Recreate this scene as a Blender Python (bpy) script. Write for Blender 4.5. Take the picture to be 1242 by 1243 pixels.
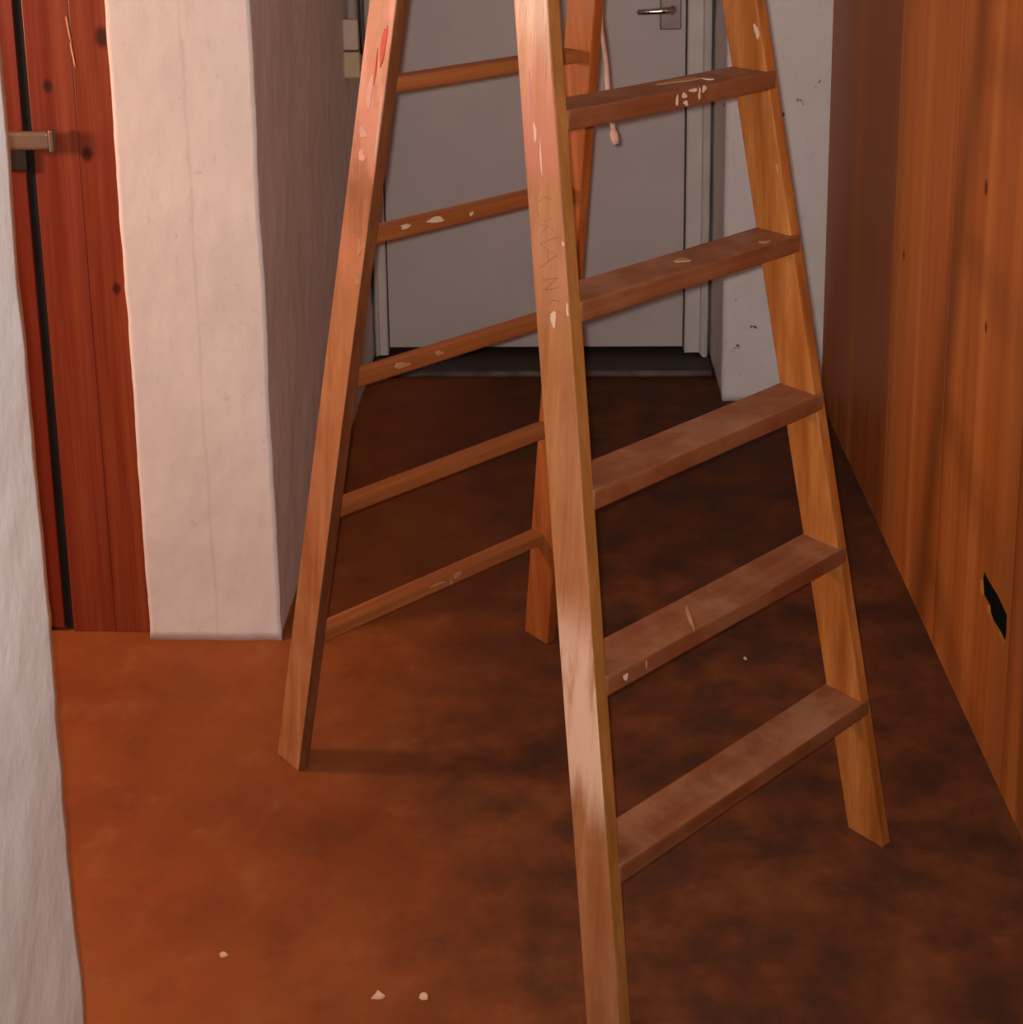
import bpy, bmesh, math, random
from mathutils import Vector, noise, Matrix

for o in list(bpy.data.objects):
    bpy.data.objects.remove(o)
S = bpy.context.scene
COL = S.collection

# ------------------------------------------------------------------ camera
W, HT = 1242.0, 1243.0
F_PX, CX, CY = 1770.49, 619.25, 158.45          # the photo is the lower part of a larger frame
PITCH, YAW, ROLL, CAM_H = 0.2088, -0.0326, -0.0146, 1.6
cd = bpy.data.cameras.new('camera')
cam = bpy.data.objects.new('camera', cd); COL.objects.link(cam)
cd.sensor_fit = 'HORIZONTAL'; cd.sensor_width = 36.0
cd.lens = F_PX * 36.0 / W
cd.shift_x = (W / 2 - CX) / W
cd.shift_y = (CY - HT / 2) / W
cd.clip_start = 0.02
fwd = Vector((math.sin(YAW) * math.cos(PITCH), math.cos(YAW) * math.cos(PITCH), -math.sin(PITCH)))
rt = Vector((math.cos(YAW), -math.sin(YAW), 0)); up = rt.cross(fwd)
R_ = rt * math.cos(ROLL) + up * math.sin(ROLL)
U_ = -rt * math.sin(ROLL) + up * math.cos(ROLL)
m = Matrix((R_, U_, -fwd)).transposed().to_4x4(); m.translation = Vector((0, 0, CAM_H))
cam.matrix_world = m
S.camera = cam

# ------------------------------------------------------------------ world, lights, exposure
w = bpy.data.worlds.new('world'); S.world = w; w.use_nodes = True
w.node_tree.nodes['Background'].inputs[0].default_value = (0.02, 0.017, 0.015, 1)
w.node_tree.nodes['Background'].inputs[1].default_value = 0.3

def lamp(name, kind, loc, power, col, radius):
    l = bpy.data.lights.new(name, kind); l.energy = power; l.color = col; l.shadow_soft_size = radius
    o = bpy.data.objects.new(name, l); o.location = loc; COL.objects.link(o)
    return o
lamp('work_lamp_light', 'POINT', (-1.95, 2.20, 1.25), 70, (1.0, 0.56, 0.36), 0.11)        # lamp standing in the bay to the left
fl = lamp('camera_flash_light', 'SPOT', (-0.012, 0.0, 1.61), 122, (1.0, 0.92, 0.87), 0.008)  # flash beside the lens, aimed like the lens
fl.data.spot_size = math.radians(130); fl.data.spot_blend = 1.0
fl.rotation_euler = cam.matrix_world.to_euler()

V = S.view_settings
S.display_settings.display_device = 'sRGB'
V.view_transform = 'Standard'; V.look = 'None'; V.gamma = 1.0; V.use_curve_mapping = False
V.exposure = 0.0

# ------------------------------------------------------------------ helpers
def link(name, me, mat=None, parent=None):
    o = bpy.data.objects.new(name, me); COL.objects.link(o)
    if mat is not None: me.materials.append(mat)
    if parent is not None: o.parent = parent
    return o
def bm_obj(name, bm, mat, parent=None, smooth=False):
    me = bpy.data.meshes.new(name)
    bmesh.ops.recalc_face_normals(bm, faces=bm.faces)
    bm.to_mesh(me); bm.free()
    if smooth:
        for p in me.polygons: p.use_smooth = True
    return link(name, me, mat, parent)
def empty(name, loc=(0, 0, 0), rz=0.0):
    o = bpy.data.objects.new(name, None); COL.objects.link(o)
    o.location = loc; o.rotation_euler = (0, 0, rz); o.empty_display_size = 0.1
    return o
def tag(o, label, cat, group=None, kind=None):
    o['label'] = label; o['category'] = cat
    if group: o['group'] = group
    if kind: o['kind'] = kind
    return o
def hexa(bm, c):
    """c: 8 corners, bottom ring (4) then top ring (4)"""
    v = [bm.verts.new(p) for p in c]
    for f in ((0, 1, 2, 3), (7, 6, 5, 4), (0, 4, 5, 1), (1, 5, 6, 2), (2, 6, 7, 3), (3, 7, 4, 0)):
        bm.faces.new([v[i] for i in f])
    return v
def box(bm, x0, x1, y0, y1, z0, z1):
    return hexa(bm, [(x0, y0, z0), (x1, y0, z0), (x1, y1, z0), (x0, y1, z0),
                     (x0, y0, z1), (x1, y0, z1), (x1, y1, z1), (x0, y1, z1)])
def bevel(bm, w, seg=2):
    bmesh.ops.bevel(bm, geom=list(bm.edges), offset=w, segments=seg, profile=0.5, affect='EDGES', clamp_overlap=True)
def box_obj(name, b, mat, parent=None, bev=0.0, seg=2):
    bm = bmesh.new(); box(bm, *b)
    if bev: bevel(bm, bev, seg)
    return bm_obj(name, bm, mat, parent)
def tube(bm, pts, r, n=8, cap=True):
    pts = [Vector(p) for p in pts]; rings = []
    rr = r if isinstance(r, (list, tuple)) else [r] * len(pts)
    for i, p in enumerate(pts):
        d = (pts[min(i + 1, len(pts) - 1)] - pts[max(i - 1, 0)]).normalized()
        a = d.cross(Vector((0, 0, 1)))
        if a.length < 1e-3: a = d.cross(Vector((1, 0, 0)))
        a.normalize(); b = d.cross(a)
        rings.append([bm.verts.new(p + (a * math.cos(2 * math.pi * k / n) + b * math.sin(2 * math.pi * k / n)) * rr[i]) for k in range(n)])
    for i in range(len(rings) - 1):
        for k in range(n):
            bm.faces.new((rings[i][k], rings[i][(k + 1) % n], rings[i + 1][(k + 1) % n], rings[i + 1][k]))
    if cap:
        bm.faces.new(rings[0]); bm.faces.new(rings[-1])
def plaster_box(name, b, step, amp, mat, parent=None, seed=0.0, fix=()):
    """box with hand-plastered, slightly wavy faces and edges; fix = axes that are not moved"""
    bm = bmesh.new()
    x0, x1, y0, y1, z0, z1 = b
    n = [max(1, int(round((b[2 * k + 1] - b[2 * k]) / s))) for k, s in enumerate(step)]
    lo = (x0, y0, z0); hi = (x1, y1, z1); cache = {}
    def vert(i):
        if i not in cache:
            p = Vector([lo[k] + (hi[k] - lo[k]) * i[k] / n[k] for k in range(3)])
            q = p + Vector((seed, seed * 2, 0))
            d = Vector(noise.noise_vector(q * 5.0)) * 0.65 + Vector(noise.noise_vector(q * 17.0)) * 0.4 + Vector(noise.noise_vector(q * 45.0)) * 0.22
            d *= amp
            if 'z' in fix or i[2] == 0 or i[2] == n[2]: d.z = 0
            cache[i] = bm.verts.new(p + d)
        return cache[i]
    for k in range(3):
        a, c = (k + 1) % 3, (k + 2) % 3
        for e in (0, n[k]):
            for i in range(n[a]):
                for j in range(n[c]):
                    def idx(u, v_):
                        t = [0, 0, 0]; t[k] = e; t[a] = u; t[c] = v_; return tuple(t)
                    bm.faces.new([vert(idx(i, j)), vert(idx(i + 1, j)), vert(idx(i + 1, j + 1)), vert(idx(i, j + 1))])
    return bm_obj(name, bm, mat, parent, smooth=True)

# ------------------------------------------------------------------ materials
def lin(*c):
    """sRGB 0-255 -> linear"""
    return tuple(((v / 255.0) / 12.92 if v / 255.0 <= 0.04045 else ((v / 255.0 + 0.055) / 1.055) ** 2.4) for v in c) + (1.0,)
class NT:
    def __init__(s, name):
        s.m = bpy.data.materials.new(name); s.m.use_nodes = True; s.t = s.m.node_tree
        s.b = s.t.nodes['Principled BSDF']; s.co = s.t.nodes.new('ShaderNodeTexCoord')
    def n(s, t, **k):
        x = s.t.nodes.new(t)
        for a, v in k.items(): setattr(x, a, v)
        return x
    def l(s, a, b): s.t.links.new(a, b)
    def mapped(s, scale, loc=(0, 0, 0)):
        mp = s.n('ShaderNodeMapping'); mp.inputs['Scale'].default_value = scale; mp.inputs['Location'].default_value = loc
        s.l(s.co.outputs['Object'], mp.inputs['Vector']); return mp.outputs[0]
    def noise(s, scale, detail=4, sc=1.0, rough=0.55, loc=(0, 0, 0)):
        x = s.n('ShaderNodeTexNoise'); x.inputs['Scale'].default_value = sc; x.inputs['Detail'].default_value = detail
        x.inputs['Roughness'].default_value = rough
        s.l(s.mapped(scale, loc), x.inputs['Vector']); return x.outputs['Fac']
    def ramp(s, fac, stops):
        x = s.n('ShaderNodeValToRGB'); e = x.color_ramp.elements
        while len(e) < len(stops): e.new(0.5)
        for i, (p, c) in enumerate(stops):
            e[i].position = p; e[i].color = c
        s.l(fac, x.inputs[0]); return x.outputs[0]
    def grey(s, fac, lo, hi, a=0.0, b=1.0):
        x = s.n('ShaderNodeMapRange'); x.interpolation_type = 'SMOOTHSTEP'
        for i, v in zip((1, 2, 3, 4), (lo, hi, a, b)): x.inputs[i].default_value = v
        s.l(fac, x.inputs[0]); return x.outputs[0]
    def math(s, op, a, b=None):
        x = s.n('ShaderNodeMath', operation=op)
        for i, v in enumerate((a, b)):
            if v is None: continue
            if isinstance(v, (int, float)): x.inputs[i].default_value = v
            else: s.l(v, x.inputs[i])
        return x.outputs[0]
    def mix(s, fac, a, b, mode='MIX'):
        x = s.n('ShaderNodeMix', data_type='RGBA', blend_type=mode)
        if isinstance(fac, (int, float)): x.inputs[0].default_value = fac
        else: s.l(fac, x.inputs[0])
        for i, v in ((6, a), (7, b)):
            if isinstance(v, tuple): x.inputs[i].default_value = v
            else: s.l(v, x.inputs[i])
        return x.outputs[2]
    def axis(s, k):
        x = s.n('ShaderNodeSeparateXYZ'); s.l(s.co.outputs['Object'], x.inputs[0]); return x.outputs[k]
    def dist(s, p, sc=(1, 1, 1)):
        mp = s.n('ShaderNodeMapping'); mp.inputs['Scale'].default_value = sc
        mp.inputs['Location'].default_value = tuple(-a * b for a, b in zip(p, sc))
        s.l(s.co.outputs['Object'], mp.inputs['Vector'])
        x = s.n('ShaderNodeVectorMath', operation='LENGTH'); s.l(mp.outputs[0], x.inputs[0]); return x.outputs['Value']
    def bump(s, h, strength, dist=0.002):
        x = s.n('ShaderNodeBump'); x.inputs['Strength'].default_value = strength; x.inputs['Distance'].default_value = dist
        s.l(h, x.inputs['Height']); s.l(x.outputs[0], s.b.inputs['Normal'])
    def done(s, col, rough=0.6, spec=0.4, metal=0.0):
        if isinstance(col, tuple): s.b.inputs['Base Color'].default_value = col
        else: s.l(col, s.b.inputs['Base Color'])
        if isinstance(rough, (int, float)): s.b.inputs['Roughness'].default_value = rough
        else: s.l(rough, s.b.inputs['Roughness'])
        s.b.inputs['Specular IOR Level'].default_value = spec
        s.b.inputs['Metallic'].default_value = metal
        return s.m
def mat_plain(name, col, rough=0.6, spec=0.4, metal=0.0, var=0.12, sc=30):
    t = NT(name); f = t.noise((sc, sc, sc), 3)
    d = tuple(c * (1 - var) for c in col[:3]) + (1,); l = tuple(min(1, c * (1 + var)) for c in col[:3]) + (1,)
    return t.done(t.ramp(f, [(0.3, d), (0.7, l)]), rough, spec, metal)
def mat_plaster(name, col, falloff_dirt=None, pits=0.0, bump=0.5, lines=()):
    t = NT(name)
    a = t.noise((3, 3, 3), 5); b = t.noise((60, 60, 35), 4, loc=(3, 1, 0))
    d = tuple(c * 0.88 for c in col[:3]) + (1,)
    c = t.ramp(a, [(0.3, d), (0.65, col)])
    c = t.mix(t.grey(b, 0.58, 0.75, 0, 0.35), c, tuple(k * 0.7 for k in col[:3]) + (1,))
    if pits:
        p = t.noise((26, 26, 26), 3, rough=0.6, loc=(7, 2, 5))
        c = t.mix(t.grey(p, 0.69, 0.74, 0, pits), c, (0.06, 0.045, 0.04, 1))
    for x, wdt, k in lines:                        # narrow vertical hairline in the plaster
        wob = t.math('MULTIPLY', t.math('SUBTRACT', t.noise((2, 2, 6), 3), 0.5), 0.02)
        dx = t.math('ABSOLUTE', t.math('SUBTRACT', t.math('ADD', t.axis(0), wob), x))
        c = t.mix(t.grey(dx, 0.0, wdt, k, 0.0), c, (0.25, 0.22, 0.2, 1))
    t.bump(t.math('ADD', t.math('MULTIPLY', t.noise((30, 30, 30), 6), 1.0), t.math('MULTIPLY', b, 0.5)), bump, 0.004)
    return t.done(c, 0.75, 0.25)
def mat_wood(name, dark, mid, light, ax, rough=0.5, spec=0.4, fine_amt=0.35, dust=None, dust_amt=0.0, knots=(), paint=(), seed=0.0, k=38.0, bump=0.25):
    """ax: grain axis 0/1/2. paint: list of (axis, lo, hi, soft, colour, amount, streak)"""
    t = NT(name)
    sc = [k, k, k]; sc[ax] = k * 0.035
    fine = [k * 7, k * 7, k * 7]; fine[ax] = k * 0.16
    lo = (seed, seed * 1.7, seed * 0.6)
    a = t.noise(tuple(sc), 5, loc=lo); b = t.noise(tuple(fine), 3, loc=lo)
    c = t.ramp(a, [(0.28, dark), (0.5, mid), (0.72, light)])
    c = t.mix(t.grey(b, 0.35, 0.7, 0.0, fine_amt), c, dark)
    for p, r in knots:
        e = [1.0, 1.0, 1.0]; e[ax] = 0.7
        d = t.dist(p, tuple(e))
        c = t.mix(t.grey(d, r * 0.35, r, 0.85, 0.0), c, (dark[0] * 0.18, dark[1] * 0.18, dark[2] * 0.2, 1))
    if dust is not None:
        d = t.noise((9, 9, 9), 6, rough=0.65, loc=(1 + seed, 4, 2))
        c = t.mix(t.grey(d, 0.36, 0.66, 0.15 * dust_amt, dust_amt), c, dust)
    for (pax, l, h, soft, pc, amt, streak) in paint:
        z = t.axis(pax)
        ss = [26.0, 26.0, 26.0]
        ss[ax] = 26.0 / streak
        nn = t.noise(tuple(ss), 5, rough=0.65, loc=(l * 7 + seed, h * 3, l))
        zz = t.math('ADD', z, t.math('MULTIPLY', t.math('SUBTRACT', nn, 0.5), soft * 1.6))
        msk = t.math('MULTIPLY', t.grey(zz, l, l + soft), t.grey(zz, h - soft, h, 1.0, 0.0))
        msk = t.math('MULTIPLY', msk, t.grey(nn, 0.34, 0.56, 0.15, 1.0))
        c = t.mix(t.math('MULTIPLY', msk, amt), c, pc)
    t.bump(t.math('ADD', a, t.math('MULTIPLY', b, 0.6)), bump, 0.0015)
    return t.done(c, t.grey(a, 0.3, 0.7, rough * 0.85, min(1, rough * 1.2)), spec)

M_white = mat_plaster('plaster_white', (0.86, 0.94, 0.97, 1), bump=0.35)
M_pillar = mat_plaster('plaster_painted', (0.76, 0.71, 0.68, 1), pits=0.15, bump=0.28, lines=((-0.688, 0.006, 0.14),))
M_backw = mat_plaster('plaster_chipped', (0.90, 0.88, 0.86, 1), pits=0.9)
M_ceil = mat_plaster('plaster_ceiling', (0.75, 0.72, 0.69, 1))
M_shellw = mat_plaster('plaster_rest', (0.72, 0.69, 0.66, 1))

def mat_floor():
    t = NT('red_brown_floor')
    a = t.noise((2.2, 2.2, 2.2), 6, rough=0.6); b = t.noise((9, 9, 9), 6, rough=0.65, loc=(3, 1, 0)); c = t.noise((70, 70, 70), 3)
    col = t.ramp(a, [(0.3, (0.170, 0.040, 0.009, 1)), (0.5, (0.238, 0.063, 0.014, 1)), (0.7, (0.285, 0.085, 0.020, 1))])
    col = t.mix(t.grey(b, 0.52, 0.72, 0, 0.30), col, (0.32, 0.14, 0.06, 1))
    col = t.mix(t.grey(b, 0.30, 0.45, 0.35, 0.0), col, (0.12, 0.030, 0.010, 1))
    col = t.mix(t.grey(c, 0.6, 0.8, 0, 0.25), col, (0.06, 0.025, 0.014, 1))
    # lamp falloff painted in, with trodden grime: floor darkens to the right
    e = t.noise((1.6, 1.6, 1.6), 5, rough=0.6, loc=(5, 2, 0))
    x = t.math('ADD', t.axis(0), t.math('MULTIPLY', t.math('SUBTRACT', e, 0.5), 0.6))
    falloff_dirt = t.math('MULTIPLY', t.grey(x, -0.62, 0.12), t.grey(b, 0.32, 0.66, 0.94, 0.52))
    col = t.mix(falloff_dirt, col, (0.050, 0.024, 0.014, 1))
    t.bump(t.math('ADD', b, t.math('MULTIPLY', c, 0.25)), 0.25, 0.004)
    return t.done(col, t.grey(b, 0.35, 0.7, 0.6, 0.85), 0.2)
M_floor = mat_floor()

# ------------------------------------------------------------------ room shell
XR = 0.733          # face of the boarded right wall
YP = 2.6347          # face of the partition wall
YW = 3.863           # face of the short back wall
YD = 4.1921          # face of the pale door
XP0, XP1 = -0.8246, -0.5593
CEIL = 2.5
XL, YB, XE = -3.9, -2.4, 1.2  # far ends of the cellar

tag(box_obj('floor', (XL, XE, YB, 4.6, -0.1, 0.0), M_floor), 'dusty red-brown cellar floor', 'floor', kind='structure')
tag(box_obj('ceiling', (XL, XE, YB, 4.6, CEIL, CEIL + 0.1), M_ceil), 'plain plastered cellar ceiling', 'ceiling', kind='structure')
tag(plaster_box('wall_left', (-0.75, -0.584, YB, 1.5, 0, CEIL), (0.02, 0.012, 0.02), 0.005, M_white, seed=4.0),
    'rough white plastered wall end beside the camera', 'wall', kind='structure')
tag(plaster_box('wall_middle', (XP0, XP1, YP, 4.30, 0, CEIL), (0.008, 0.010, 0.02), 0.0042, M_pillar, seed=1.0),
    'thick plastered partition wall next to the brown plank door', 'wall', kind='structure')
wb = tag(plaster_box('wall_back', (0.4592, 0.80, YW, 4.30, 0, CEIL), (0.02, 0.04, 0.02), 0.004, M_backw, seed=2.0),
    'chipped white wall piece between pale door and boarded wall', 'wall', kind='structure')
box_obj('lintel', (XP1, 0.4592, YW, 4.30, 2.04, CEIL), M_backw, wb)
tag(box_obj('wall_far', (XL, XP0, YP + 0.11, 2.9, 0, CEIL), M_shellw), 'plastered wall behind the brown plank door', 'wall', kind='structure')
tag(box_obj('wall_side', (XL - 0.1, XL, YB, 2.9, 0, CEIL), M_shellw), 'plastered side wall of the bay with the bulb', 'wall', kind='structure')
tag(box_obj('wall_front', (XL, XE, YB - 0.1, YB, 0, CEIL), M_shellw), 'plastered wall behind the photographer', 'wall', kind='structure')
tag(box_obj('wall_rear', (XL, 1.2, 4.30, 4.4, 0, CEIL), M_shellw), 'plastered wall behind the pale door', 'wall', kind='structure')

# right wall: upright boards on a dark backing, one with a jagged cut-out
M_back = mat_plain('dark_masonry', (0.035, 0.032, 0.028, 1), 0.9, 0.1)
wr = tag(box_obj('wall_right', (XR + 0.075, 0.92, YB, YW + 0.3, 0, CEIL), M_back),
         'wall clad with wide upright varnished wood boards', 'wall', kind='structure')
BOARDS = [3.861, 3.078, 2.635, 2.187, 1.74, 1.295, 0.85, 0.405, -0.04, -0.485, -0.93, -1.375, -1.82, -2.38]
rnd = random.Random(5)
for i in range(len(BOARDS) - 1):
    y1, y0 = BOARDS[i], BOARDS[i + 1]
    tone = 1.0 + rnd.uniform(-0.10, 0.10)
    kn = {2: [((XR, 2.442, 0.976), 0.014), ((XR, 2.40, 0.74), 0.010)], 1: [((XR, 2.992, 0.689), 0.012)]}.get(i, [])
    mw = mat_wood('panel_wood', (0.31 * tone, 0.085 * tone, 0.016 * tone, 1), (0.45 * tone, 0.138 * tone, 0.026 * tone, 1),
                  (0.56 * tone, 0.215 * tone, 0.050 * tone, 1), 2, rough=0.5, spec=0.35, knots=kn, seed=i * 2.3, k=9.0, bump=0.10, fine_amt=0.22)
    bm = bmesh.new()
    xf, xb = XR + rnd.uniform(-0.0006, 0.0006), XR + 0.006
    ya, yb = y0 + 0.0012, y1 - 0.0012
    if i == 2:
        hole = [(2.349, 0.320), (2.305, 0.317), (2.255, 0.319), (2.202, 0.313), (2.200, 0.278), (2.207, 0.254),
                (2.245, 0.258), (2.285, 0.255), (2.302, 0.260), (2.307, 0.270), (2.343, 0.270), (2.353, 0.293)]
        outer = [(ya, 0.0), (ya, CEIL), (yb, CEIL), (yb, 0.0)]
        for x in (xf, xb):
            ed = []
            for loop in (outer, hole):
                vs = [bm.verts.new((x, y, z)) for y, z in loop]
                ed += [bm.edges.new((vs[j], vs[(j + 1) % len(vs)])) for j in range(len(vs))]
                if loop is outer: o_ = vs
                else: h_ = vs
            bmesh.ops.triangle_fill(bm, use_beauty=True, edges=ed)
            if x == xf: fo, fh = o_, h_
        for A, B in ((fo, o_), (fh, h_)):
            for j in range(len(A)):
                bm.faces.new((A[j], A[(j + 1) % len(A)], B[(j + 1) % len(B)], B[j]))
    else:
        box(bm, xf, xb, ya, yb, 0.0, CEIL); bevel(bm, 0.0012, 1)
    b_ = bm_obj('board', bm, mw, wr)
    if i == 2: b_['label'] = 'wood board with a jagged dark cut-out near the floor'

# ------------------------------------------------------------------ brown plank door at the left (door_1) and its post boards (trim_1)
M_gap_shade = mat_plain('gap_shade_black', (0.010, 0.009, 0.008, 1), 0.8, 0.2)  # flat black for the shade inside the door gap
RD, RM, RL_ = (0.12, 0.014, 0.006, 1), (0.185, 0.027, 0.010, 1), (0.26, 0.052, 0.016, 1)
tr1 = tag(empty('trim_1', (-0.91, YP + 0.05, 0)), 'reddish brown wooden door post boards beside the partition wall', 'door post', kind='structure')
def child_box(name, b, mat, par, bev=0.0):
    """b in world coordinates, stored in the parent's frame"""
    ox, oy, oz = par.location
    return box_obj(name, (b[0] - ox, b[1] - ox, b[2] - oy, b[3] - oy, b[4] - oz, b[5] - oz), mat, par, bev)
ox, oy = -0.91, YP + 0.05
yk = YP + 0.03 - oy
Mp1 = mat_wood('post_wood', RD, RM, RL_, 2, rough=0.42, spec=0.4, seed=1.0, k=22, knots=[((-0.953 - ox, yk, 1.127), 0.013)])
Mp2 = mat_wood('post_wood_light', RD, (0.215, 0.038, 0.012, 1), (0.30, 0.070, 0.020, 1), 2, rough=0.42, spec=0.4, seed=5.0, k=22,
               knots=[((-0.842 - ox, yk, 1.219), 0.020), ((-0.888 - ox, yk, 0.996), 0.015), ((-0.85 - ox, yk, 0.73), 0.012)])
child_box('board', (-0.990, -0.9028, YP + 0.030, YP + 0.105, 0.0, 2.05), Mp1, tr1, 0.0015)
child_box('board', (-0.9018, XP0 + 0.004, YP + 0.028, YP + 0.105, 0.0, 2.05), Mp2, tr1, 0.0015)
M_split = mat_plain('split_wood', (0.62, 0.36, 0.16, 1), 0.7)
for z0, z1, x in ((1.220, 1.256, -0.9035), (1.172, 1.207, -0.899)):          # split-off slivers on the board edge
    bm = bmesh.new()
    ya, yb = YP + 0.0268 - oy, YP + 0.031 - oy
    hexa(bm, [(x - 0.001 - ox, ya, z0), (x + 0.003 - ox, ya, z0 - 0.012), (x + 0.003 - ox, yb, z0 - 0.012), (x - 0.001 - ox, yb, z0),
              (x - 0.005 - ox, ya, z1), (x - 0.003 - ox, ya, z1 + 0.004), (x - 0.003 - ox, yb, z1 + 0.004), (x - 0.005 - ox, yb, z1)])
    s_ = bm_obj('split_edge', bm, M_split, tr1); s_['label'] = 'pale split on the board edge'

d1 = tag(empty('door_1', (-1.35, YP + 0.05, 0)), 'reddish brown plank door with a steel latch, left of the partition', 'door', kind='structure')
ox, oy = -1.35, YP + 0.05
xs = [-1.007, -1.17, -1.335, -1.50, -1.665, -1.83]
for i in range(5):
    mw = mat_wood('door_wood', RD, RM, RL_, 2, rough=0.42, spec=0.4, seed=9.0 + i, k=22)
    child_box('board', (xs[i + 1] + 0.001, xs[i] - 0.001, YP + 0.030, YP + 0.07, 0.008, 2.03), mw, d1, 0.002)
child_box('gap_shade_strip', (-1.0065, -0.9905, YP + 0.036, YP + 0.085, 0.004, 2.04), M_gap_shade, d1)['label'] = 'black strip painted in as the shade of the door gap'  # strip added to fill the gap with painted shade
child_box('backing', (-1.83, -1.007, YP + 0.0705, YP + 0.085, 0.008, 2.03), M_back, d1)
M_iron = mat_plain('dark_iron', (0.030, 0.026, 0.024, 1), 0.5, 0.5, 0.6)
M_latch = mat_plain('worn_steel', (0.20, 0.135, 0.10, 1), 0.42, 0.5, 0.35)
la = box_obj('latch', (-1.048 - ox, -1.000 - ox, YP + 0.016 - oy, YP + 0.031 - oy, 0.966, 1.040), M_iron, d1, 0.003)
la['label'] = 'dark iron latch plate with a pale bolt'
bm = bmesh.new(); box(bm, -1.030 - ox, -0.947 - ox, YP - 0.002 - oy, YP + 0.0165 - oy, 1.010, 1.046); bevel(bm, 0.007, 3)
bm_obj('bolt', bm, M_latch, la)
bm = bmesh.new(); box(bm, -0.9485 - ox, -0.940 - ox, YP - 0.004 - oy, YP + 0.0185 - oy, 1.006, 1.049); bevel(bm, 0.003, 2)
bm_obj('bolt_end', bm, M_latch, la)

# ------------------------------------------------------------------ pale door at the back (door_2), frame (trim_2), threshold
M_door = mat_plain('door_paint', (0.60, 0.55, 0.53, 1), 0.5, 0.4, var=0.05, sc=5)
M_jamb = mat_plain('jamb_paint', (0.70, 0.65, 0.61, 1), 0.5, 0.4, var=0.07, sc=9)
d2 = tag(empty('door_2', (-0.03, YD, 0)), 'plain pale grey door at the end of the passage', 'door', kind='structure')
child_box('leaf', (-0.512, 0.375, YD, YD + 0.04, 0.040, 2.0), M_door, d2, 0.002)
M_plate = mat_plain('handle_plate', (0.30, 0.24, 0.22, 1), 0.35, 0.5, 0.4)
M_chrome = mat_plain('polished_steel', (0.55, 0.5, 0.46, 1), 0.10, 0.5, 1.0, var=0.03)
ox, oy = -0.03, YD
bm = bmesh.new(); box(bm, 0.300 - ox, 0.362 - ox, -0.008, 0.001, 1.006, 1.235); bevel(bm, 0.004, 2)
pl = bm_obj('handle_plate', bm, M_plate, d2); pl['label'] = 'upright metal handle plate'
bm = bmesh.new()
tube(bm, [(0.333 - ox, -0.006, 1.065), (0.333 - ox, -0.045, 1.065)], 0.011, 14)
bm_obj('handle_neck', bm, M_chrome, pl, True)
bm = bmesh.new()
tube(bm, [(0.344 - ox, -0.050, 1.068), (0.333 - ox, -0.052, 1.068), (0.30 - ox, -0.052, 1.066), (0.268 - ox, -0.050, 1.064), (0.236 - ox, -0.048, 1.063), (0.232 - ox, -0.047, 1.063)],
     [0.006, 0.011, 0.010, 0.009, 0.009, 0.005], 14)
h_ = bm_obj('handle_lever', bm, M_chrome, pl, True); h_['label'] = 'polished lever handle'
bm = bmesh.new(); bmesh.ops.create_uvsphere(bm, u_segments=16, v_segments=10, radius=0.013)
for v in bm.verts: v.co = Vector((v.co.x + 0.333 - ox, v.co.y * 0.8 - 0.049, v.co.z + 1.069))
bm_obj('handle_boss', bm, M_chrome, pl, True)

tr2 = tag(empty('trim_2', (-0.03, YD, 0)), 'pale grey painted frame around the passage door', 'door frame', kind='structure')
def jamb(x0, x1, z0, side):
    bm = bmesh.new()
    prof = [(x0, YD + 0.05), (x0, YD - 0.012), (x0 + 0.004, YD - 0.016), (x0 + (x1 - x0) * 0.62, YD - 0.016), (x0 + (x1 - x0) * 0.68, YD - 0.030),
            (x0 + (x1 - x0) * 0.80, YD - 0.036), (x0 + (x1 - x0) * 0.94, YD - 0.030), (x1, YD - 0.018), (x1, YD + 0.05)]
    if side < 0: prof = [(x0 + x1 - x, y) for x, y in prof]
    n = 40; rings = []
    for k in range(n + 1):
        z = z0 + (2.06 - z0) * (k / n) ** 1.6
        wob = 0.0015 * noise.noise(Vector((x0 * 3, z * 9, 1.0)))
        rag = 0.010 * noise.noise(Vector((k * 3.1, 2.0, 5.0))) if k == 0 else 0
        rings.append([bm.verts.new((x + wob - ox, y - oy, z + (rag + 0.012 * noise.noise(Vector((x * 60, y * 60, 3.0))) if k == 0 else 0))) for x, y in prof])
    for a, b in zip(rings, rings[1:]):
        for j in range(len(prof)):
            bm.faces.new((a[j], a[(j + 1) % len(prof)], b[(j + 1) % len(prof)], b[j]))
    bm.faces.new(rings[0]); bm.faces.new(rings[-1])
    return bm_obj('jamb', bm, M_jamb, tr2)
jamb(0.380, 0.450, 0.022, 1); jamb(-0.553, -0.516, 0.022, -1)
child_box('head', (-0.553, 0.450, YD - 0.016, YD + 0.05, 2.004, 2.036), M_jamb, tr2, 0.003)

M_sill = mat_plain('dark_stone', (0.060, 0.050, 0.045, 1), 0.65, 0.3)
M_nose = mat_plain('pale_stone', (0.115, 0.090, 0.075, 1), 0.6, 0.3, var=0.5, sc=14)
th = tag(box_obj('trim_3', (XP1 + 0.008, 0.452, 4.052, YD + 0.06, 0.0, 0.014), M_sill, None, 0.002), 'dark stone threshold with a paler edge under the pale door', 'threshold', kind='structure')
bm = bmesh.new()
tube(bm, [(XP1 + 0.012 + k * 0.0497, 4.052 + 0.003 * noise.noise(Vector((k * 1.3, 0, 0))), 0.008 + 0.001 * noise.noise(Vector((k, 4, 0)))) for k in range(21)], 0.0105, 8)
no = bm_obj('front_edge', bm, M_nose, th, True); no['label'] = 'paler front edge'  # front edge coloured paler than the slab

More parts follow.
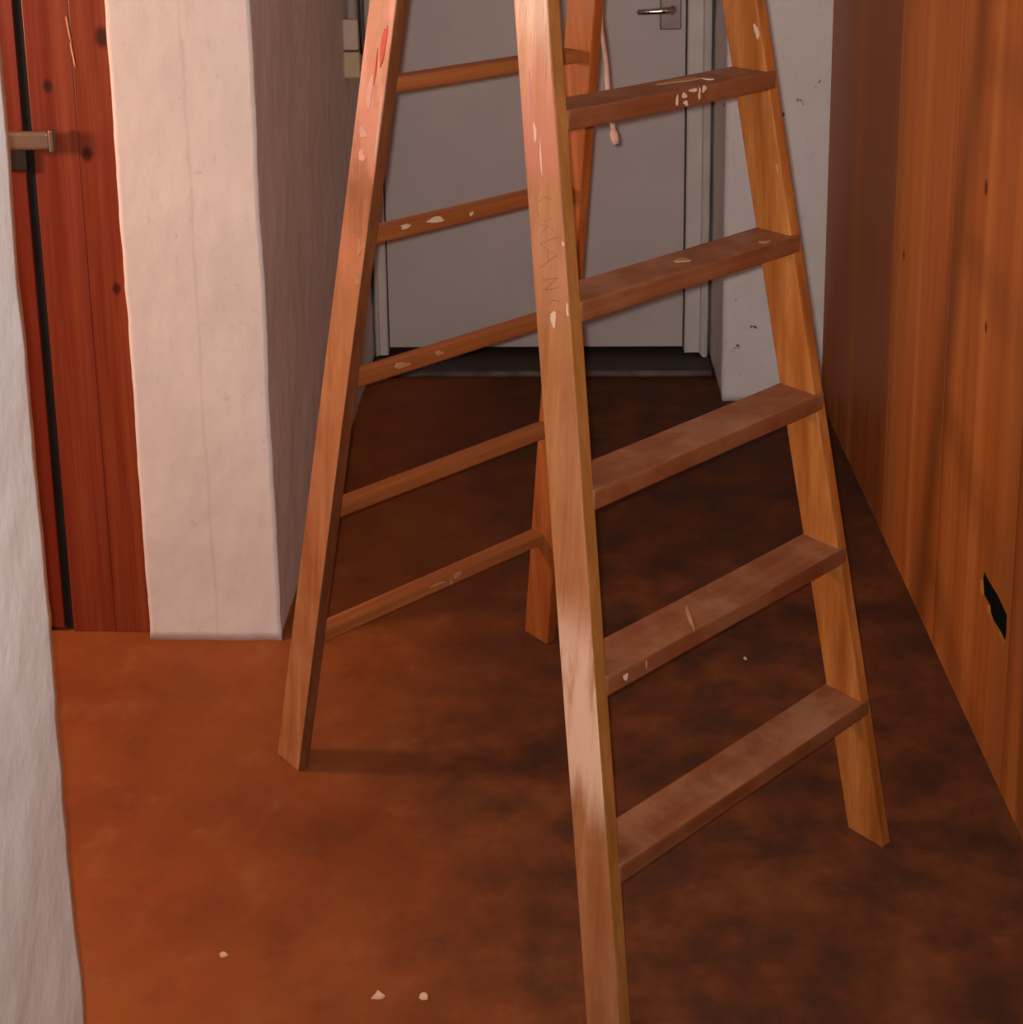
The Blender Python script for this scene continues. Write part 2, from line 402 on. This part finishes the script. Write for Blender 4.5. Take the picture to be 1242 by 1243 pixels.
# ------------------------------------------------------------------ switch boxes with conduit on the partition's side
M_box1 = mat_plain('beige_plastic', (0.58, 0.49, 0.40, 1), 0.5, 0.4, var=0.06)
M_box2 = mat_plain('yellowed_plastic', (0.56, 0.45, 0.26, 1), 0.5, 0.4, var=0.06)
M_pipe = mat_plain('conduit_paint', (0.56, 0.50, 0.48, 1), 0.5, 0.4, var=0.05)
sw = tag(empty('switch_box', (XP1, 3.82, 0.942)), 'yellowed switch box with conduit on the partition wall', 'switch box')
box_obj('lower_box', (-0.001, 0.043, -0.04, 0.04, 0.0, 0.070), M_box2, sw, 0.005)
box_obj('upper_box', (-0.001, 0.040, -0.035, 0.035, 0.074, 0.156), M_box1, sw, 0.005)
for dy in (0.0,):
    bm = bmesh.new(); tube(bm, [(0.021, 0, 0.154), (0.021, 0, 0.7), (0.021, 0, CEIL - 0.944)], 0.015, 12); bm_obj('conduit', bm, M_pipe, sw, True)
bm = bmesh.new(); tube(bm, [(0.0455, -0.02, 0.062), (0.0450, -0.02, 0.11), (0.0435, -0.02, 0.16), (0.041, -0.018, 0.4), (0.041, -0.016, 1.0), (0.041, -0.016, CEIL - 0.944)], 0.0035, 8)
c_ = bm_obj('cable', bm, M_iron, sw, True); c_['label'] = 'thin dark cable'

# ------------------------------------------------------------------ the stepladder
LX, LY, PHI = 0.0102, 2.1685, 0.8196
ladder = tag(empty('stepladder', (LX, LY, 0), -PHI), 'worn wooden stepladder with flat treads, spattered with paint', 'ladder')
# local frame: X = towards the tread side, Y = along the treads, Z up
NF, KF, SF, TF, WF, THF = 0.3996, 0.1548, 0.3057, 0.0679, 0.0663, 0.0218
NR, KR, SR, TR_, WR, THR = 0.3903, 0.1731, 0.3036, 0.0656, 0.0671, 0.0213
cf = lambda z: NF - KF * z
cr = lambda z: -NR + KR * z
sk = lambda z: -0.0079 - 0.0088 * z            # the tread frame leans a little to one side
OD, OM, OL = (0.27, 0.088, 0.022, 1), (0.40, 0.155, 0.045, 1), (0.54, 0.25, 0.088, 1)
PINK, WHITE, RED = (0.62, 0.33, 0.26, 1), (0.78, 0.66, 0.60, 1), (0.55, 0.03, 0.015, 1)
M_fl = mat_wood('stile_wood_worn', (0.23, 0.082, 0.026, 1), (0.32, 0.130, 0.046, 1), (0.41, 0.185, 0.075, 1), 2, rough=0.40, spec=0.5, seed=1.0, dust=(0.44, 0.25, 0.13, 1), dust_amt=0.30,
                paint=[(2, 1.30, 2.5, 0.10, (0.56, 0.42, 0.36, 1), 0.80, 6), (2, 1.12, 1.34, 0.06, (0.42, 0.14, 0.095, 1), 0.80, 5), (2, 0.95, 1.14, 0.08, (0.42, 0.19, 0.12, 1), 0.5, 4),
                       (2, 0.29, 0.62, 0.10, (0.66, 0.46, 0.34, 1), 0.95, 8)])
M_rl = mat_wood('stile_wood_red', (0.20, 0.062, 0.016, 1), (0.32, 0.122, 0.040, 1), (0.43, 0.195, 0.075, 1), 2, rough=0.42, spec=0.45, seed=3.0, dust=(0.50, 0.27, 0.15, 1), dust_amt=0.3,
                paint=[(2, 1.05, 1.40, 0.06, (0.54, 0.23, 0.16, 1), 0.85, 3), (2, 0.86, 1.03, 0.08, (0.52, 0.21, 0.11, 1), 0.5, 3)])
M_st = mat_wood('stile_wood', (0.25, 0.076, 0.014, 1), (0.37, 0.130, 0.027, 1), (0.47, 0.20, 0.052, 1), 2, rough=0.42, spec=0.45, seed=6.0)
M_rr = mat_wood('stile_wood_dark', (0.22, 0.054, 0.010, 1), (0.32, 0.090, 0.018, 1), (0.42, 0.14, 0.034, 1), 2, rough=0.42, spec=0.45, seed=8.0)
M_tr = mat_wood('tread_wood', (0.13, 0.034, 0.010, 1), (0.185, 0.054, 0.016, 1), (0.24, 0.082, 0.027, 1), 1, rough=0.5, spec=0.4, seed=2.0, dust=(0.31, 0.165, 0.090, 1), dust_amt=0.75)
M_ru = mat_wood('rung_wood', (0.20, 0.058, 0.014, 1), (0.29, 0.094, 0.025, 1), (0.39, 0.145, 0.044, 1), 1, rough=0.45, spec=0.4, seed=4.0)
M_edge = mat_wood('stile_edge_wood', (0.20, 0.075, 0.016, 1), (0.27, 0.115, 0.027, 1), (0.36, 0.17, 0.05, 1), 2, rough=0.45, spec=0.4, seed=11.0)
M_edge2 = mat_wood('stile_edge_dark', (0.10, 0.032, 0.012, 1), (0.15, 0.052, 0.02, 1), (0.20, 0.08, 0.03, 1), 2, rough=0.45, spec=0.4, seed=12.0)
M_tedge = mat_wood('tread_edge_wood', (0.12, 0.030, 0.009, 1), (0.165, 0.046, 0.014, 1), (0.21, 0.070, 0.024, 1), 1, rough=0.5, spec=0.35, seed=13.0, dust=(0.27, 0.13, 0.065, 1), dust_amt=0.45)
M_splash = mat_plain('dried_paint', (0.58, 0.44, 0.33, 1), 0.5, 0.4, var=0.08)
M_splash2 = mat_plain('dried_tan_paint', (0.40, 0.21, 0.105, 1), 0.5, 0.4, var=0.1)
M_redp = mat_plain('dried_red_paint', (0.50, 0.025, 0.015, 1), 0.5, 0.4, var=0.2)
M_pencil = mat_plain('pencil', (0.16, 0.085, 0.055, 1), 0.7, 0.2)

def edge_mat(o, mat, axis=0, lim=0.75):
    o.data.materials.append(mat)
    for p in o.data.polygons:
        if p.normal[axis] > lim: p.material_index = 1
def stile(side, front, top, mat, label, mat_edge=None):
    c, S0, T0, wd, t = (cf, SF, TF, WF, THF) if front else (cr, SR, TR_, WR, THR)
    bm = bmesh.new(); n = 26; rings = []
    for k in range(n + 1):
        z = top * k / n
        s = S0 - T0 * z
        wob = Vector(noise.noise_vector(Vector((z * 2.2, side * 3.0 + 7.0 * front, 0.3)))) * 0.0012
        e = sk(z) if front else 0.0
        a, b = e + side * s, e + side * (s - t)
        rings.append([bm.verts.new((c(z) + q[0] + wob.x, q[1] + wob.y, z)) for q in ((-wd / 2, a), (wd / 2, a), (wd / 2, b), (-wd / 2, b))])
    for A, B in zip(rings, rings[1:]):
        for j in range(4): bm.faces.new((A[j], A[(j + 1) % 4], B[(j + 1) % 4], B[j]))
    bm.faces.new(rings[0]); bm.faces.new(rings[-1])
    bmesh.ops.recalc_face_normals(bm, faces=bm.faces)
    ee = [e for e in bm.edges if len(e.link_faces) == 2 and e.calc_face_angle(0) > 0.8]
    bmesh.ops.bevel(bm, geom=ee, offset=0.0022, segments=2, profile=0.5, affect='EDGES')
    o = bm_obj('stile', bm, mat, ladder); o['label'] = label
    if mat_edge: edge_mat(o, mat_edge)
    return o
st_fl = stile(-1, True, 2.15, M_fl, 'tread-side stile with pencilled letters', M_edge)
st_fr = stile(1, True, 2.15, M_st, 'plain orange tread-side stile')
st_rl = stile(-1, False, 2.13, M_rl, 'rung-side stile smeared with red and pink paint', M_edge2)
st_rr = stile(1, False, 2.13, M_rr, 'plain dark orange rung-side stile')

TZ = [0.249, 0.5006, 0.7462, 0.9913, 1.2367, 1.482, 1.727, 1.972]
RZ = [0.2532, 0.4955, 0.7328, 0.9811, 1.2261, 1.470, 1.714, 1.957]
TD, TT = 0.0745, 0.0285
treads, rungs = [], []
for i, z in enumerate(TZ):
    s = SF - TF * z - 0.0035
    bm = bmesh.new(); nn = 10
    rings = []
    for k in range(nn + 1):
        y = sk(z) - (s - 0.014) + (2 * s - 0.014) * k / nn
        wear = 0.0022 * math.sin(math.pi * k / nn) + 0.0006 * noise.noise(Vector((k * 0.9, i * 3.0, 0)))
        x0, x1 = cf(z) - TD / 2 + 0.003, cf(z) + TD / 2 + 0.0005
        rings.append([bm.verts.new(p) for p in ((x0, y, z - TT), (x1 - wear * 0.6, y, z - TT), (x1 - wear * 0.6, y, z - wear), (x0, y, z - wear * 0.4))])
    for A, B in zip(rings, rings[1:]):
        for j in range(4): bm.faces.new((A[j], A[(j + 1) % 4], B[(j + 1) % 4], B[j]))
    bm.faces.new(rings[0]); bm.faces.new(rings[-1])
    bmesh.ops.recalc_face_normals(bm, faces=bm.faces)
    ee = [e for e in bm.edges if len(e.link_faces) == 2 and e.calc_face_angle(0) > 0.8]
    bmesh.ops.bevel(bm, geom=ee, offset=0.0028, segments=2, profile=0.5, affect='EDGES')
    o = bm_obj('tread', bm, M_tr, ladder); edge_mat(o, M_tedge); treads.append(o)
for i, z in enumerate(RZ):
    s = SR - TR_ * z - 0.004
    bm = bmesh.new(); x0 = cr(z) - 0.0157 - 0.016; h = 0.0240; z -= 0.004
    box(bm, x0, x0 + 0.0314, -s, s, z - h, z); bevel(bm, 0.004, 2)
    rungs.append(bm_obj('rung', bm, M_ru, ladder))
s = SF - TF * 2.15
bm = bmesh.new(); box(bm, -0.025, 0.110, sk(2.15) - s - 0.02, sk(2.15) + s + 0.02, 2.151, 2.175); bevel(bm, 0.004, 2)
bm_obj('top_board', bm, M_tr, ladder)
for sd in (-1, 1):
    bm = bmesh.new(); y = sd * (SF - TF * 2.09) + (sk(2.09) if sd < 0 else 0.0) + sd * 0.004
    x0, x1 = cr(2.09) - 0.02, cf(2.09) + 0.02
    box(bm, x0, x1, y - 0.003, y + 0.003, 2.065, 2.115); bevel(bm, 0.001, 1)
    bm_obj('hinge_plate', bm, M_iron, ladder)

# dried paint: irregular raised blots lying on a surface
def blot(parent, p, u, v, n, ru, rv, mat, seed, name='paint_spot'):
    p, u, v, n = Vector(p), Vector(u).normalized(), Vector(v).normalized(), Vector(n).normalized()
    rd = random.Random(seed); bm = bmesh.new(); k = 16
    ph = [rd.uniform(0, 6.28) for _ in range(3)]
    def ring(f, h):
        out = []
        for j in range(k):
            a = 2 * math.pi * j / k
            r = 1 + 0.22 * math.sin(2 * a + ph[0]) + 0.16 * math.sin(3 * a + ph[1]) + 0.10 * math.sin(5 * a + ph[2])
            out.append(bm.verts.new(p + u * (ru * r * f * math.cos(a)) + v * (rv * r * f * math.sin(a)) + n * h))
        return out
    A, B = ring(1.0, -0.0006), ring(0.86, 0.0009)
    for j in range(k): bm.faces.new((A[j], A[(j + 1) % k], B[(j + 1) % k], B[j]))
    bm.faces.new(B); bm.faces.new(A)
    return bm_obj(name, bm, mat, parent)
def on_fl(z, dn, off=0.0): return (cf(z) + dn, sk(z) - (SF - TF * z) - off, z)
def on_rl(z, dn, off=0.0): return (cr(z) + dn, -(SR - TR_ * z) - off, z)
def on_fr(z, dn): return (cf(z) + dn, sk(z) + SF - TF * z - THF, z)
def on_tr(i, s, dn): return (cf(TZ[i]) + dn, s, TZ[i] - 0.001)
UF, NFL = (-KF, TF - 0.0088, 1), (0, -1, TF - 0.0088)
UR, NRL = (KR, TR_, 1), (0, -1, TR_)
X1 = (1, 0, 0); Y1 = (0, 1, 0); Z1 = (0, 0, 1)
# stile with the letters
M_pk1 = mat_plain('pink_paint', (0.46, 0.18, 0.17, 1), 0.5); M_pk2 = mat_plain('pale_pink_paint', (0.58, 0.33, 0.26, 1), 0.5); M_pk3 = mat_plain('rose_paint', (0.66, 0.36, 0.31, 1), 0.5)
blot(st_fl, on_fl(0.965, 0.001), UF, X1, NFL, 0.0105, 0.0065, M_splash, 1)
blot(st_fl, on_fl(1.172, -0.001), UF, X1, NFL, 0.026, 0.0016, M_splash, 2)
blot(st_fl, on_fl(1.205, -0.009), UF, X1, NFL, 0.012, 0.004, M_splash, 3)
blot(st_fl, on_fl(1.255, -0.012), UF, X1, NFL, 0.030, 0.003, M_pk1, 31)
blot(st_fl, on_fl(0.983, 0.0295), UF, X1, NFL, 0.008, 0.0022, M_splash, 4)
blot(st_fl, on_fl(1.068, 0.0300), UF, X1, NFL, 0.004, 0.0020, M_splash, 5)
# smeared rung-side stile
blot(st_rl, on_rl(1.278, 0.016), UR, X1, NRL, 0.040, 0.006, M_redp, 6)
blot(st_rl, on_rl(1.245, 0.004), UR, X1, NRL, 0.028, 0.002, M_redp, 61)
blot(st_rl, on_rl(1.150, 0.030), UR, X1, NRL, 0.048, 0.0020, M_splash, 7)
blot(st_rl, on_rl(1.205, -0.004), UR, X1, NRL, 0.024, 0.009, M_pk2, 8)
blot(st_rl, on_rl(1.141, -0.008), UR, X1, NRL, 0.010, 0.010, M_pk2, 81)
blot(st_rl, on_rl(1.105, -0.004), UR, X1, NRL, 0.009, 0.009, M_pk3, 9)
blot(st_rl, on_rl(0.908, 0.024), UR, X1, NRL, 0.011, 0.0055, M_splash2, 10)
blot(st_rl, on_rl(0.960, 0.019), UR, X1, NRL, 0.013, 0.007, M_splash2, 11)
# plain stile, inner face
NFR = (0, -1, -TF - 0.0088); UFR = (-KF, -TF - 0.0088, 1)
blot(st_fr, on_fr(1.295, 0.026), UFR, X1, NFR, 0.010, 0.004, M_splash, 12)
blot(st_fr, on_fr(1.092, 0.027), UFR, X1, NFR, 0.007, 0.003, M_splash2, 13)
# treads
blot(treads[4], on_tr(4, 0.045, -0.010), Y1, X1, Z1, 0.040, 0.012, M_splash2, 14)
blot(treads[4], on_tr(4, 0.079, 0.010), Y1, X1, Z1, 0.005, 0.008, M_splash, 15)
xf4 = cf(TZ[4]) + TD / 2 - 0.0008
for yy, zz, ru, rv, sd in ((0.0, -0.011, 0.0045, 0.005, 16), (0.003, -0.022, 0.0045, 0.004, 17), (-0.015, -0.016, 0.002, 0.009, 18), (0.018, -0.006, 0.011, 0.0022, 19), (0.031, -0.013, 0.0022, 0.008, 20), (0.041, -0.007, 0.004, 0.005, 201)):
    blot(treads[4], (xf4, yy, TZ[4] + zz), Y1, Z1, X1, ru, rv, M_splash, sd)
blot(treads[3], on_tr(3, -0.005, 0.002), Y1, X1, Z1, 0.010, 0.011, M_splash2, 21)
blot(treads[3], on_tr(3, 0.150, 0.025), Y1, X1, Z1, 0.010, 0.006, M_splash2, 22)
blot(treads[1], on_tr(1, -0.075, 0.010), (0.75, -0.62, 0), (0.62, 0.75, 0), Z1, 0.034, 0.0025, M_splash2, 23)
xf1 = cf(TZ[1]) + TD / 2 - 0.0003
blot(treads[1], (xf1, -0.232, TZ[1] - 0.014), Z1, Y1, X1, 0.007, 0.0042, M_splash, 24)
blot(treads[1], (xf1 - 0.0006, -0.192, TZ[1] - 0.012), Z1, Y1, X1, 0.007, 0.0025, M_splash2, 25)
# rungs
def on_ru(i, s, dz): return (cr(RZ[i]) - 0.0002, s, RZ[i] - 0.004 + dz)
for i, sv, dz, ru, rv, sd, mt in ((3, -0.138, -0.006, 0.012, 0.0035, 26, M_splash), (3, -0.077, -0.007, 0.020, 0.0045, 27, M_splash), (3, -0.002, -0.011, 0.004, 0.004, 28, M_splash),
                                  (2, -0.122, -0.008, 0.018, 0.005, 29, M_splash2), (2, -0.043, -0.007, 0.010, 0.004, 30, M_splash2),
                                  (0, 0.051, -0.007, 0.009, 0.006, 32, M_splash2), (0, 0.005, -0.008, 0.020, 0.0025, 33, M_splash2), (0, 0.036, -0.016, 0.003, 0.006, 34, M_splash2)):
    blot(rungs[i], on_ru(i, sv, dz), Y1, Z1, X1, ru, rv, mt, sd)
# pencilled letters running down the stile
STROKES = [[(1.1691, -0.0142), (1.1577, -0.0059), (1.141, 0.0019)], [(1.1547, 0.008), (1.1507, 0.0154)],
    [(1.1212, 0.0155), (1.1241, 0.008), (1.1213, -0.0018), (1.1127, -0.0138), (1.1015, -0.0166), (1.0921, -0.0096), (1.0921, 0.0015), (1.0982, 0.0115)],
    [(1.0849, -0.0135), (1.0862, 0.004), (1.0777, 0.0203)], [(1.0862, 0.004), (1.0725, -0.0116)],
    [(1.0742, 0.0184), (1.059, -0.0147)], [(1.059, -0.0147), (1.0528, 0.0021), (1.0515, 0.0161)], [(1.0504, 0.016), (1.0272, -0.018)],
    [(1.0525, 0.0005), (1.0383, -0.001)], [(1.0118, -0.0148), (1.0186, 0.0064), (1.0214, 0.0145)], [(1.0214, 0.0145), (0.9997, -0.0113)],
    [(0.9997, -0.0113), (1.0091, 0.0164)], [(0.991, 0.0161), (0.9902, 0.0035), (0.9813, -0.0069), (0.9725, -0.0035), (0.9715, 0.0077), (0.9779, 0.0147)], [(0.9779, 0.0147), (0.9714, 0.0234)]]
bm = bmesh.new()
for stroke in STROKES: tube(bm, [on_fl(z, d, 0.0001) for z, d in stroke], 0.0006, 5)
le = bm_obj('lettering', bm, M_pencil, st_fl); le['label'] = 'faint pencilled letters running down the stile'
# cord hanging on the rung-side stile
M_cord = mat_plain('frayed_cord', (0.52, 0.34, 0.26, 1), 0.8, 0.2)
bm = bmesh.new()
pts = [(-0.100, 0.2090, 1.56), (-0.128, 0.222, 1.42), (-0.1525, 0.2330, 1.3043), (-0.1462, 0.2300, 1.2502), (-0.1354, 0.2277, 1.196), (-0.1279, 0.224, 1.1581), (-0.1177, 0.2217, 1.1147), (-0.1109, 0.2207, 1.0876)]
tube(bm, pts, 0.0045, 8)
cord = bm_obj('cord', bm, M_cord, ladder, True); cord['label'] = 'frayed cord hanging along the stile'
bm = bmesh.new(); tube(bm, [(-0.1120, 0.2207, 1.092), (-0.1109, 0.2208, 1.085), (-0.108, 0.2210, 1.075), (-0.1052, 0.2208, 1.067)], [0.004, 0.0075, 0.0075, 0.005], 8)
bm_obj('cord_knot', bm, M_cord, cord, True)

# ------------------------------------------------------------------ crumbs of paint on the floor
M_chip = mat_plain('paint_chip', (0.62, 0.45, 0.30, 1), 0.6)
for k, (x, y, r, lab, g) in enumerate([(-0.257, 1.732, 0.011, 'larger tan paint chip of the close pair on the floor', 'paint chips on the floor'),
                                       (-0.194, 1.733, 0.008, 'smaller paint chip of the close pair, nearer the ladder', 'paint chips on the floor'),
                                       (-0.491, 1.804, 0.007, 'small pale paint chip on the floor beside the white wall end', 'paint chips on the floor'),
                                       (0.359, 2.574, 0.005, 'tiny pale crumb on the floor behind the ladder treads', 'paint chips on the floor')]):
    rd = random.Random(40 + k); bm = bmesh.new(); n = 7
    A = []; B = []
    for j in range(n):
        a = 2 * math.pi * j / n; q = r * rd.uniform(0.55, 1.15)
        A.append(bm.verts.new((q * math.cos(a), q * 0.8 * math.sin(a), 0.0)))
        B.append(bm.verts.new((q * 0.85 * math.cos(a), q * 0.7 * math.sin(a), 0.0025 + 0.001 * rd.random())))
    for j in range(n): bm.faces.new((A[j], A[(j + 1) % n], B[(j + 1) % n], B[j]))
    bm.faces.new(A); bm.faces.new(B)
    o = bm_obj('paint_chip', bm, M_chip); o.location = (x, y, 0.0)
    tag(o, lab, 'paint chip', g)
